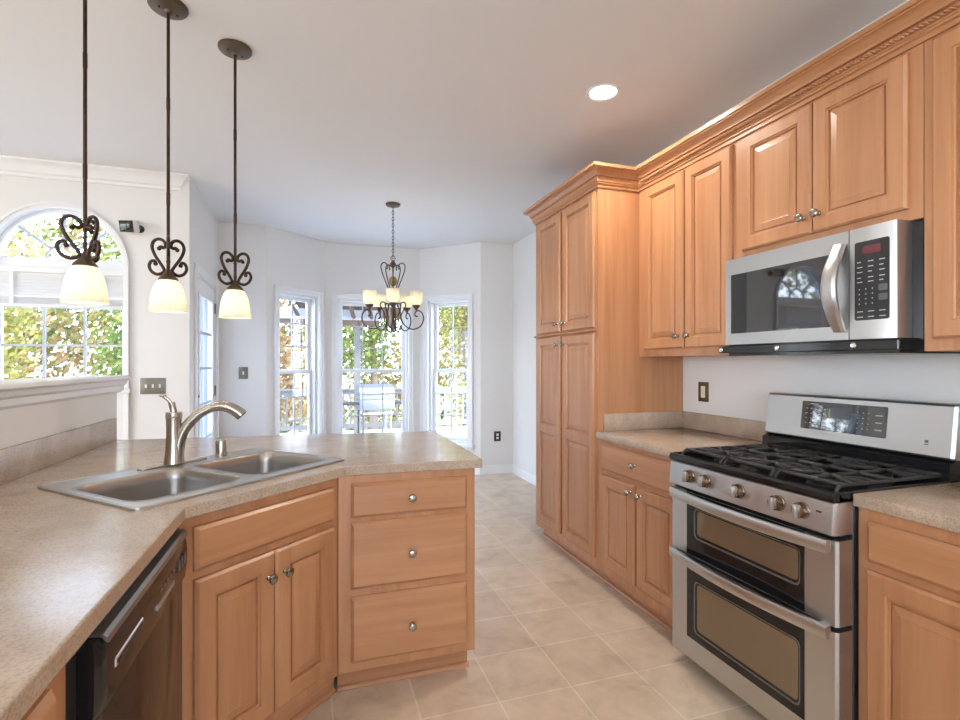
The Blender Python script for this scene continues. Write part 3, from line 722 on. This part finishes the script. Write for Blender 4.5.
# faucet
fp = sk(.008, .233)
fc = thing('faucet', 'brushed nickel pull-out kitchen faucet with arched spout behind the sink', 'faucet', (fp[0], fp[1], .921), 0)
Mz = Matrix.Rotation(sa, 3, 'Z')
l = rrect(-.135, .135, -.022, .022, .0215, 6)
def P3(a, b, z): v_ = Mz @ Vector((a, b, z)); return v_
mb = MB(); mb.loops([[P3(a, b, 0) for a, b in l], [P3(a, b, .005) for a, b in l], [P3(a*.98, b*.85, .008) for a, b in l]], True, True, True); mb.build('deck_plate', M['nickel'], fc)
mb = MB(); mb.lathe([(.036, .006), (.035, .012), (.030, .05), (.027, .10), (.0265, .15), (.0285, .183), (.029, .19), (.029, .204), (.0275, .206), (.0, .207)], (0,0,0), 28)
mb.lathe([(.0292, .186), (.0299, .188), (.0292, .190)], (0,0,0), 28); mb.build('body', M['nickel'], fc)
sd = Vector((cos(R(-4)), sin(R(-4)), 0))
pth = spline([sd*r+Vector((0,0,z)) for r, z in ((.013, .012), (.014, .055), (.022, .100), (.044, .148), (.082, .190), (.128, .217), (.170, .225), (.205, .215), (.232, .199))], 5)
k = len(pth); mb = MB(); mb.tube(pth, [.0235-.0055*min(1, 1.7*i/k) for i in range(k)], 16); mb.build('spout', M['nickel'], fc)
hp = spline([sd*r+Vector((0,0,z)) for r, z in ((.138, .2225), (.170, .2265), (.205, .2165), (.232, .199), (.246, .186))], 5)
mb = MB(); mb.tube(hp, [.0195+.005*i/len(hp) for i in range(len(hp))], 18); hd = mb.build('spray_head', M['nickel'], fc)
mb = MB(); d_ = (hp[-1]-hp[-3]).normalized(); mb.tube([hp[-1]-d_*.001, hp[-1]+d_*.002], .0195, 16); mb.build('nozzle', M['black_matte'], hd)
mb = MB(); mb.tube(spline([(0,0,.206), (-.004,0,.222), (-.008,-.002,.244)], 4), .0125, 14); mb.tube(spline([(-.008,-.002,.238), (-.02,-.004,.256), (-.036,-.006,.270)], 4), [.007]*8+[.006], 10)
mb.ball((-.038, -.006, .271), .012, 12, (1.2, 1, .5)); mb.build('lever', M['nickel'], fc)
ag = MB(); ag.lathe([(.024, 0), (.024, .004), (.0225, .005), (.0225, .064), (.021, .068), (0, .069)], (0,0,0), 26)
q = sk(.215, .238); o = ag.build('air_gap', M['nickel'], loc=(q[0], q[1], .921)); tag(o, 'small chrome air gap cap behind the right sink bowl', 'air gap')

# ------------------------------------------------------------------ pendants
SCR = [(.036, .101), (.030, .108), (.018, .104), (.010, .113), (.018, .131), (.038, .139), (.057, .130), (.064, .107), (.052, .073), (.030, .040), (.016, .016), (.022, .004), (.044, -.002), (.066, .010), (.075, .032), (.067, .050), (.054, .051), (.050, .040)]
def scroll(pts, ang, r=.0064, zoff=0, ball=.0085):
    mb = MB(); P = spline([(x*cos(ang), x*sin(ang), z+zoff) for x, z in pts], 5); mb.tube(P, r, 8)
    mb.ball(P[0], ball, 10); mb.ball(P[-1], ball, 10); return mb
def pendant(x, y, label, a0):
    z = 1.524
    t = thing('pendant_light', label, 'pendant light', (x, y, H), 0, 'pendant lights over the peninsula')
    d = z-H
    mb = MB(); mb.lathe([(0, -.001), (.071, -.001), (.071, -.010), (.066, -.016), (.055, -.019), (.05, -.021), (.016, -.024), (.010, -.034), (0, -.035)], (0,0,0), 32); cpy = mb.build('canopy', M['bronze_light'], t)
    for s in (-1, 1):
        mb = MB(); mb.ball((.034*s*.8, .034*s*.6, -.0235), .0048, 8); mb.build('screw', M['bronze'], cpy)
    mb = MB(); mb.cyl((0,0,-.03), (0,0,d+.155), .0062, n=10)
    for zz in (-.42, -.80): mb.cyl((0,0,zz), (0,0,zz+.05), .0072, n=10)
    mb.build('rod', M['bronze'], t)
    for k in range(3): scroll(SCR, a0+2*pi*k/3, zoff=d+.152).build('scroll', M['bronze'], t)
    mb = MB(); mb.lathe([(.008, d+.170), (.012, d+.160), (.020, d+.148), (.034, d+.133), (.036, d+.127), (.033, d+.124), (0, d+.126)], (0,0,0), 28); mb.build('cap', M['bronze_light'], t)
    mb = MB(); pr = [(.032, .126), (.044, .112), (.054, .088), (.061, .055), (.0655, .02), (.068, 0), (.0655, 0), (.0625, .02), (.058, .055), (.051, .086), (.041, .109), (.030, .122)]
    mb.lathe([(r, d+zz) for r, zz in pr], (0,0,0), 36); mb.build('shade', M['shade'], t, ang=80)
    mb = MB(); mb.ball((0,0,d+.055), .022, 14, (1,1,1.2)); mb.cyl((0,0,d+.08), (0,0,d+.125), .012, n=12); mb.build('bulb', M['bulb'], t)
    lo = light('pendant_bulb', 'POINT', (0,0,d+.04), .5, (1,.95,.86), shadow_soft_size=.03); lo.parent = t
    return t
pendant(-.742, 2.079, 'bronze scroll pendant with cream shade, leftmost and largest of the three', R(200))
pendant(-.551, 2.326, 'bronze scroll pendant with cream shade, middle one of the three over the sink', R(-76.6))
pendant(-.337, 2.547, 'bronze scroll pendant with cream shade, rightmost and smallest of the three', R(97.5))

# ------------------------------------------------------------------ chandelier
CX, CY = .683, 4.60
ch = thing('chandelier', 'bronze scroll chandelier with five cream glass cups hanging before the bay windows', 'chandelier', (CX, CY, H), 0)
mb = MB(); mb.lathe([(0, -.001), (.066, -.001), (.066, -.010), (.058, -.02), (.03, -.028), (.010, -.034), (0, -.036)], (0,0,0), 28); mb.build('canopy', M['bronze_light'], ch)
mb = MB(); z = -.034; i = 0
while z > -.47:
    pts = []
    for k in range(12):
        t = 2*pi*k/12; xx, zz = .0085*cos(t), .0185*sin(t); pts.append(((xx, 0, z-.0165+zz) if i % 2 else (0, xx, z-.0165+zz)))
    mb.tube(pts, .0026, 6, True); z -= .0285; i += 1
mb.build('chain', M['bronze'], ch)
mb = MB(); mb.tube([(.02*cos(2*pi*k/16), 0, -.49+.02*sin(2*pi*k/16)) for k in range(16)], .003, 6, True); mb.build('hanging_ring', M['bronze'], ch)
B0 = -H
mb = MB(); mb.lathe([(0, 2.245), (.012, 2.24), (.018, 2.225), (.03, 2.205), (.033, 2.195), (.02, 2.185), (.008, 2.175), (.006, 2.10), (.006, 2.00), (.010, 1.985), (.016, 1.97), (.010, 1.95), (.012, 1.88), (.016, 1.80), (.012, 1.72), (.018, 1.68), (.022, 1.65), (.014, 1.62), (.010, 1.60), (0, 1.59)], (0,0,B0), 20); mb.build('column', M['bronze_light'], ch)
mb = MB(); mb.ball((0,0,2.055+B0), .036, 18, (1,1,1.25)); mb.build('glass_ball', M['amber'], ch)
CAGE = [(.055, 2.165), (.048, 2.178), (.060, 2.205), (.085, 2.215), (.108, 2.195), (.108, 2.150), (.085, 2.085), (.058, 2.02), (.034, 1.965), (.018, 1.945)]
ARM = [(.195, 1.735), (.206, 1.726), (.226, 1.738), (.236, 1.762), (.222, 1.787), (.238, 1.79)]
ARM = [(.212, 1.742), (.203, 1.752), (.212, 1.765), (.232, 1.76), (.238, 1.735), (.225, 1.715)]
ARM = [(.205, 1.748), (.198, 1.735), (.212, 1.722), (.236, 1.732), (.242, 1.760), (.225, 1.786), (.21, 1.79)]
MAIN = [(.222, 1.735), (.204, 1.742), (.204, 1.765), (.222, 1.785), (.252, 1.780), (.276, 1.748), (.282, 1.705), (.262, 1.658), (.222, 1.628), (.172, 1.622), (.125, 1.642), (.085, 1.690), (.075, 1.745), (.100, 1.800), (.118, 1.835), (.105, 1.862), (.078, 1.860), (.070, 1.838)]
INN = [(.020, 1.93), (.038, 1.86), (.060, 1.77), (.076, 1.68), (.070, 1.625), (.048, 1.600), (.024, 1.612), (.024, 1.638), (.040, 1.645)]
for k in range(5):
    a = R(-98.4)+2*pi*k/5
    mb = scroll(CAGE, a, .005, B0, .007); mb.build('cage_scroll', M['bronze'], ch)
    mb = scroll(MAIN, a, .0055, B0, .008); mb.add(scroll(INN, a+.35, .0045, B0, .007).bm); ar = mb.build('arm', M['bronze'], ch)
    c = (.215*cos(a), .215*sin(a), B0)
    mb = MB(); mb.lathe([(0, 1.786), (.010, 1.788), (.012, 1.80), (.022, 1.812), (.035, 1.828), (.037, 1.834), (.03, 1.838), (0, 1.838)], c, 24); mb.build('cup', M['bronze_light'], ar)
    mb = MB(); mb.lathe([(.0, 1.836), (.032, 1.836), (.046, 1.85), (.055, 1.88), (.060, 1.92), (.063, 1.955), (.060, 1.955), (.057, 1.92), (.052, 1.882), (.043, 1.854), (.030, 1.841), (0, 1.841)], c, 28); mb.build('shade', M['shade'], ar, ang=80)
    mb = MB(); mb.ball((c[0], c[1], B0+1.89), .018, 12, (1,1,1.3)); mb.cyl((c[0], c[1], B0+1.84), (c[0], c[1], B0+1.875), .010, n=10); mb.build('bulb', M['bulb'], ar)
    lo = light('chandelier_bulb', 'POINT', (c[0], c[1], B0+1.905), .42, (1,.95,.86), shadow_soft_size=.025); lo.parent = ch

# ------------------------------------------------------------------ ceiling cans
def can(x, y, label, e):
    t = thing('recessed_light', label, 'ceiling light', (x, y, H), 0, 'recessed ceiling lights')
    mb = MB(); mb.lathe([(.070, -.001), (.088, -.001), (.089, -.004), (.084, -.008), (.073, -.006), (.070, -.002)], (0,0,0), 36); mb.build('trim_ring', M['white_plastic'], t)
    mb = MB(); mb.lathe([(.072, -.0015), (.05, -.0035), (0, -.004)], (0,0,0), 32); mb.build('lens', M['lens'], t)
    lo = light('can_lamp', 'AREA', (0,0,-.012), e, (1,.92,.82), shape='DISK', size=.13, spread=R(150)); lo.parent = t
can(1.455, 2.356, 'lit round recessed ceiling light above the range aisle', 12)
for x, y in ((1.2, .2), (-.6, .4), (.4, -1.6), (-2.6, .5), (-2.6, 2.6)): can(x, y, 'added recessed fill light out of view behind the camera', 4)  # extra cans added out of view to fill the room

# ------------------------------------------------------------------ wall fittings
def plate_thing(name, label, cat, loc, rot, w, h, m, inserts):
    t = thing(name, label, cat, loc, rot)
    mb = MB(); mb.box(-w/2, w/2, -.007, 0, -h/2, h/2, .0035, 2); mb.build('cover_plate', m, t)
    for nm, x, z, a, b, mm, dd in inserts:
        mb = MB(); mb.box(x-a/2, x+a/2, -.007-dd, -.005, z-b/2, z+b/2, .002, 1); mb.build(nm, mm, t)
    return t
plate_thing('power_outlet', 'brass-framed ivory outlet on the wall above the left countertop', 'outlet', (XW, 2.487, 1.146), -pi/2, .082, .118, M['brass'], [('receptacle', 0, 0, .036, .07, M['ivory'], .002)])
plate_thing('light_switch', 'pewter triple switch plate on the wall behind the faucet', 'light switch', (-1.152, YF, 1.145), 0, .168, .122, M['pewter'], [('toggle', x, 0, .013, .028, M['white_plastic'], .006) for x in (-.046, 0, .046)])
plate_thing('light_switch', 'pewter single switch plate on the wall left of the bay windows', 'light switch', (-.68, YB, 1.217), 0, .088, .122, M['pewter'], [('toggle', 0, 0, .016, .034, M['white_plastic'], .006)])
plate_thing('power_outlet', 'dark bronze outlet low on the wall right of the bay windows', 'outlet', (2.09, YB, .445), 0, .085, .118, M['bronze'], [('receptacle', 0, .02, .03, .027, M['white_plastic'], .002), ('receptacle', 0, -.02, .03, .027, M['white_plastic'], .002)])
# security camera
cmx = thing('security_camera', 'small white and black security camera high on the wall beside the arched window', 'camera', (-1.235, YF, 2.325), 0)
mb = MB(); mb.lathe([(0, 0), (.028, 0), (.028, .012), (.012, .02), (.009, .05), (0, .05)], (0,0,0), 20, Matrix.Rotation(pi/2, 3, 'X')); mb.build('mount', M['black_matte'], cmx)
rm = Matrix.Translation((-.045, -.075, .0)) @ Matrix.Rotation(R(-14), 4, 'Z') @ Matrix.Rotation(R(12), 4, 'X')
mb = MB(); b = MB(); b.box(-.058, .045, -.035, .045, -.045, .045, .014, 3); mb.add(b.out(), rm, mb.bb); hs = mb.build('housing', M['white_plastic'], cmx)
mb = MB(); b = MB(); b.box(-.056, .041, -.038, -.030, -.042, .040, .003, 2); mb.add(b.out(), rm, mb.bb); mb.build('face', M['black'], cmx)
# blind
bl = thing('window_blind', 'white slatted blind half raised in the arched window', 'blind', (AX, YF, 0), 0)
mb = MB(); mb.box(-AR+.006, AR-.006, -.012, .04, 1.965, 2.006, .004); mb.build('headrail', M['trim'], bl)
zz = 1.955
for i in range(15):
    mb = MB(); b = MB(); b.box(-AR+.008, AR-.008, -.024, .024, -.0014, .0014, .001, 1)
    mb.add(b.out(), Matrix.Translation((0, .012, zz)) @ Matrix.Rotation(R(62 if i < 7 else 40), 4, 'X'), mb.bb); mb.build('slat', M['trim'], bl); zz -= .022 if i < 7 else .0095
mb = MB(); mb.box(-AR+.008, AR-.008, -.012, .036, 1.722, 1.742, .003); mb.build('bottom_rail', M['trim'], bl)
for x in (-.27, .27):
    mb = MB(); mb.box(x-.012, x+.012, -.0155, -.0145, 1.735, 1.965); mb.build('tape', M['white_plastic'], bl)

# ------------------------------------------------------------------ outside
gd = MB(); gd.box(-40, 40, -20, 45, -1.7, -1.5)
struct('ground', gd, M['ground'], smooth=False)
mb = MB()
dk = [(-4.5, YF+T+.01), (XD-T-.01, YF+T+.01), (XD-T-.01, YB+T+.01), (A_[0]-.1, YB+T+.01), (B_[0]-.1, 6.31+T+.02), (C_[0]+.1, 6.31+T+.02), (D_[0]+.1, YB+T+.01), (5.5, YB+T+.01), (5.5, 11.2), (-4.5, 11.2)]
mb.plate(dk, [], lambda p: (p[0], p[1], -.12), lambda p: (p[0], p[1], -.2)); struct('deck', mb, M['deckwood'], smooth=False)
def railing(label, x0, x1, y, m):
    t = thing('deck_railing', label, 'railing', (x0, y, -.12), 0); L = x1-x0
    mb = MB(); mb.box(0, L, -.07, .07, .87, .91, .004); mb.box(0, L, -.02, .02, .78, .87); mb.build('top_rail', m, t)
    mb = MB(); mb.box(0, L, -.02, .02, .09, .18); mb.build('bottom_rail', m, t)
    n = int(L/.135)
    for i in range(n): mb = MB(); xx = .07+i*L/n; mb.box(xx-.018, xx+.018, -.018, .018, .18, .78); mb.build('baluster', m, t)
    k = max(1, round(L/1.9))
    for i in range(k+1): mb = MB(); xx = L*i/k; mb.box(xx-.045, xx+.045, -.045, .045, 0, .87); mb.build('post', m, t)
railing('weathered grey deck railing seen through the left and center bay windows', -3.2, 2.05, 10.9, M['railwood'])
railing('deck railing seen through the right bay window, coloured pale as if sunlit', 2.15, 5.4, 10.9, M['whitepaint_and_sunlit'])  # pale colour stands in for sun on this stretch
# grill
gr = thing('gas_grill', 'gas grill with metal hood standing on the deck outside the center window', 'grill', (.98, 8.7, -.12), R(8))
gr.scale = (.86, .86, .95)
mb = MB(); mb.box(-.30, .30, -.20, .20, .14, .17, .004); mb.build('bottom_shelf', M['black_matte'], gr)
mb = MB(); mb.box(-.28, .28, -.235, -.225, .60, .66, .004); mb.build('front_rail', M['whitepaint_and_sunlit'], gr)
mb = MB(); mb.box(-.34, .34, -.25, .25, .70, .88, .015); mb.build('firebox', M['grill_steel'], gr)
L = []
for x in (-.34, .34): L.append([(x, -.25, .885), (x, -.25, .98), (x, -.20, 1.08), (x, -.08, 1.14), (x, .08, 1.14), (x, .20, 1.06), (x, .25, .885)])
mb = MB(); mb.loops(L, True, True, True); hd = mb.build('hood', M['grill_steel'], gr)
mb = MB(); mb.tube([(-.24, -.25, 1.0), (-.24, -.29, 1.0), (.24, -.29, 1.0), (.24, -.25, 1.0)], .012, 8); mb.build('handle', M['chrome'], hd)
for s, nm in ((-1, 'side_shelf'), (1, 'side_shelf')): mb = MB(); mb.box(s*.34, s*.66, -.2, .2, .80, .83, .006); mb.build(nm, M['black_matte'], gr)
for sx in (-.27, .27):
    for sy in (-.19, .19): mb = MB(); mb.cyl((sx, sy, 0), (sx, sy, .71), .018, n=10); mb.build('leg', M['whitepaint_and_sunlit' if sx > 0 else 'black_matte'], gr)
# porch roof
pr_ = thing('porch_roof', 'open porch roof with white beam and timber posts over the deck', 'porch roof', (-.6, 10.2, -.12), 0)
mb = MB(); mb.box(-2.4, 1.85, -.07, .07, 2.27, 2.47, .004); mb.build('beam', M['whitepaint_and_sunlit'], pr_)
mb = MB(); mb.box(-2.4, 1.85, -.03, .03, 2.17, 2.27); mb.build('fascia', M['brownwood'], pr_)
for x in (-2.2, 1.42): mb = MB(); mb.box(x-.06, x+.06, -.06, .06, 0, 2.17); mb.build('post', M['railwood'], pr_)
mb = MB()
for k in range(6):
    x = -.1+k*.34; mb.tube([(x, -2.2, 3.1-.02*k), (x+.5, .3, 2.2-.0*k)], .04, 4)
mb.plate([(-.1, -2.2), (2.2, -2.2), (2.7, .3), (.4, .3)], [], lambda p: (p[0], p[1], 2.36+(.3-p[1])*.34), lambda p: (p[0], p[1], 2.40+(.3-p[1])*.34)); mb.build('rafters', M['brownwood'], pr_)

def foliage(mb, c, rad, n, s, rnd):
    for _ in range(n):
        while True:
            v = Vector((rnd.uniform(-1,1), rnd.uniform(-1,1), rnd.uniform(-1,1)))
            if v.length < 1: break
        p = Vector((c[0]+v.x*rad[0], c[1]+v.y*rad[1], c[2]+v.z*rad[2]))
        a = Vector((rnd.gauss(0,1), rnd.gauss(0,1), rnd.gauss(0,1))).normalized(); b = a.orthogonal().normalized()
        cc = a.cross(b); q = s*rnd.uniform(.6, 1.3)
        vs = [mb.bm.verts.new(p+b*q), mb.bm.verts.new(p+cc*q*.55), mb.bm.verts.new(p-b*q), mb.bm.verts.new(p-cc*q*.55)]
        mb.bm.faces.new(vs)
def tree(x, y, h, rw, m, label, n=1500, s=.13, group=None):
    rnd = random.Random(int(x*97+y*31)); t = thing('autumn_tree', label, 'tree', (x, y, -1.5), 0, group)
    mb = MB(); mb.tube(spline([(0,0,0), (.08,0,h*.3), (-.05,.05,h*.6), (.05,0,h*.92)], 4), [.16-.011*i for i in range(13)], 8)
    for k in range(7): a = rnd.uniform(0, 2*pi); zz = h*rnd.uniform(.3, .8); mb.tube([(0,0,zz), (cos(a)*rw*.4, sin(a)*rw*.4, zz+.5), (cos(a)*rw*.75, sin(a)*rw*.75, zz+1.1)], [.05,.035,.015], 5)
    mb.build('trunk', M['bark'], t)
    mb = MB()
    for k in range(9): a = rnd.uniform(0, 2*pi); rr = rnd.uniform(0, .65)*rw; foliage(mb, (cos(a)*rr, sin(a)*rr, h*rnd.uniform(.22, .92)), (rw*.55, rw*.55, h*.14), n//9, s, rnd)
    me = mb; o = bpy.data.meshes.new('crown'); mb.bm.to_mesh(o); mb.bm.free(); o.materials.append(m); co_ = bpy.data.objects.new('crown', o); COL.objects.link(co_); co_.parent = t
tree(-6.6, 13.2, 9.5, 1.35, M['leaf_yellow'], 'yellow-leaved tree outside at the left of the arched window', 5200, .075)
tree(-3.9, 14.4, 10.0, 1.3, M['leaf_green'], 'green-leaved tree outside at the right of the arched window', 5200, .075)
tree(-1.05, 15.5, 7.5, 1.35, M['leaf_orange'], 'rust-leaved tree outside behind the left bay window', 4600, .08)
tree(1.75, 16.3, 8.0, 1.3, M['leaf_green'], 'green-leaved tree outside behind the center bay window', 4600, .08)
tree(4.5, 15.2, 7.5, 1.35, M['leaf_yellow'], 'yellow-leaved tree outside behind the right bay window', 5200, .075)
rnd = random.Random(5); mb = MB(); cnt = []
for n_, s in ((26000, .13), (26000, .13), (16000, .13)):
    for k in range(80):
        c = (rnd.uniform(-17, 12), rnd.uniform(18.8, 22.5), rnd.uniform(-1.2, 7.5)) if k < 64 else (rnd.uniform(-19, -15), rnd.uniform(3, 17), rnd.uniform(-1.2, 5))
        foliage(mb, c, (1.7, 1.2, 1.2), n_//80, s, rnd)
    cnt.append(len(mb.bm.faces))
mb.bm.faces.ensure_lookup_table()
for i, f in enumerate(mb.bm.faces): f.material_index = 0 if i < cnt[0] else (1 if i < cnt[1] else 2)
me = bpy.data.meshes.new('woodland_foliage'); mb.bm.to_mesh(me); mb.bm.free()
for m in ('leaf_green', 'leaf_yellow', 'leaf_orange'): me.materials.append(M[m])
o = bpy.data.objects.new('woodland_foliage', me); COL.objects.link(o)
tag(o, 'mass of autumn woodland leaves far behind the deck, seen through the windows', 'foliage', None, 'stuff')
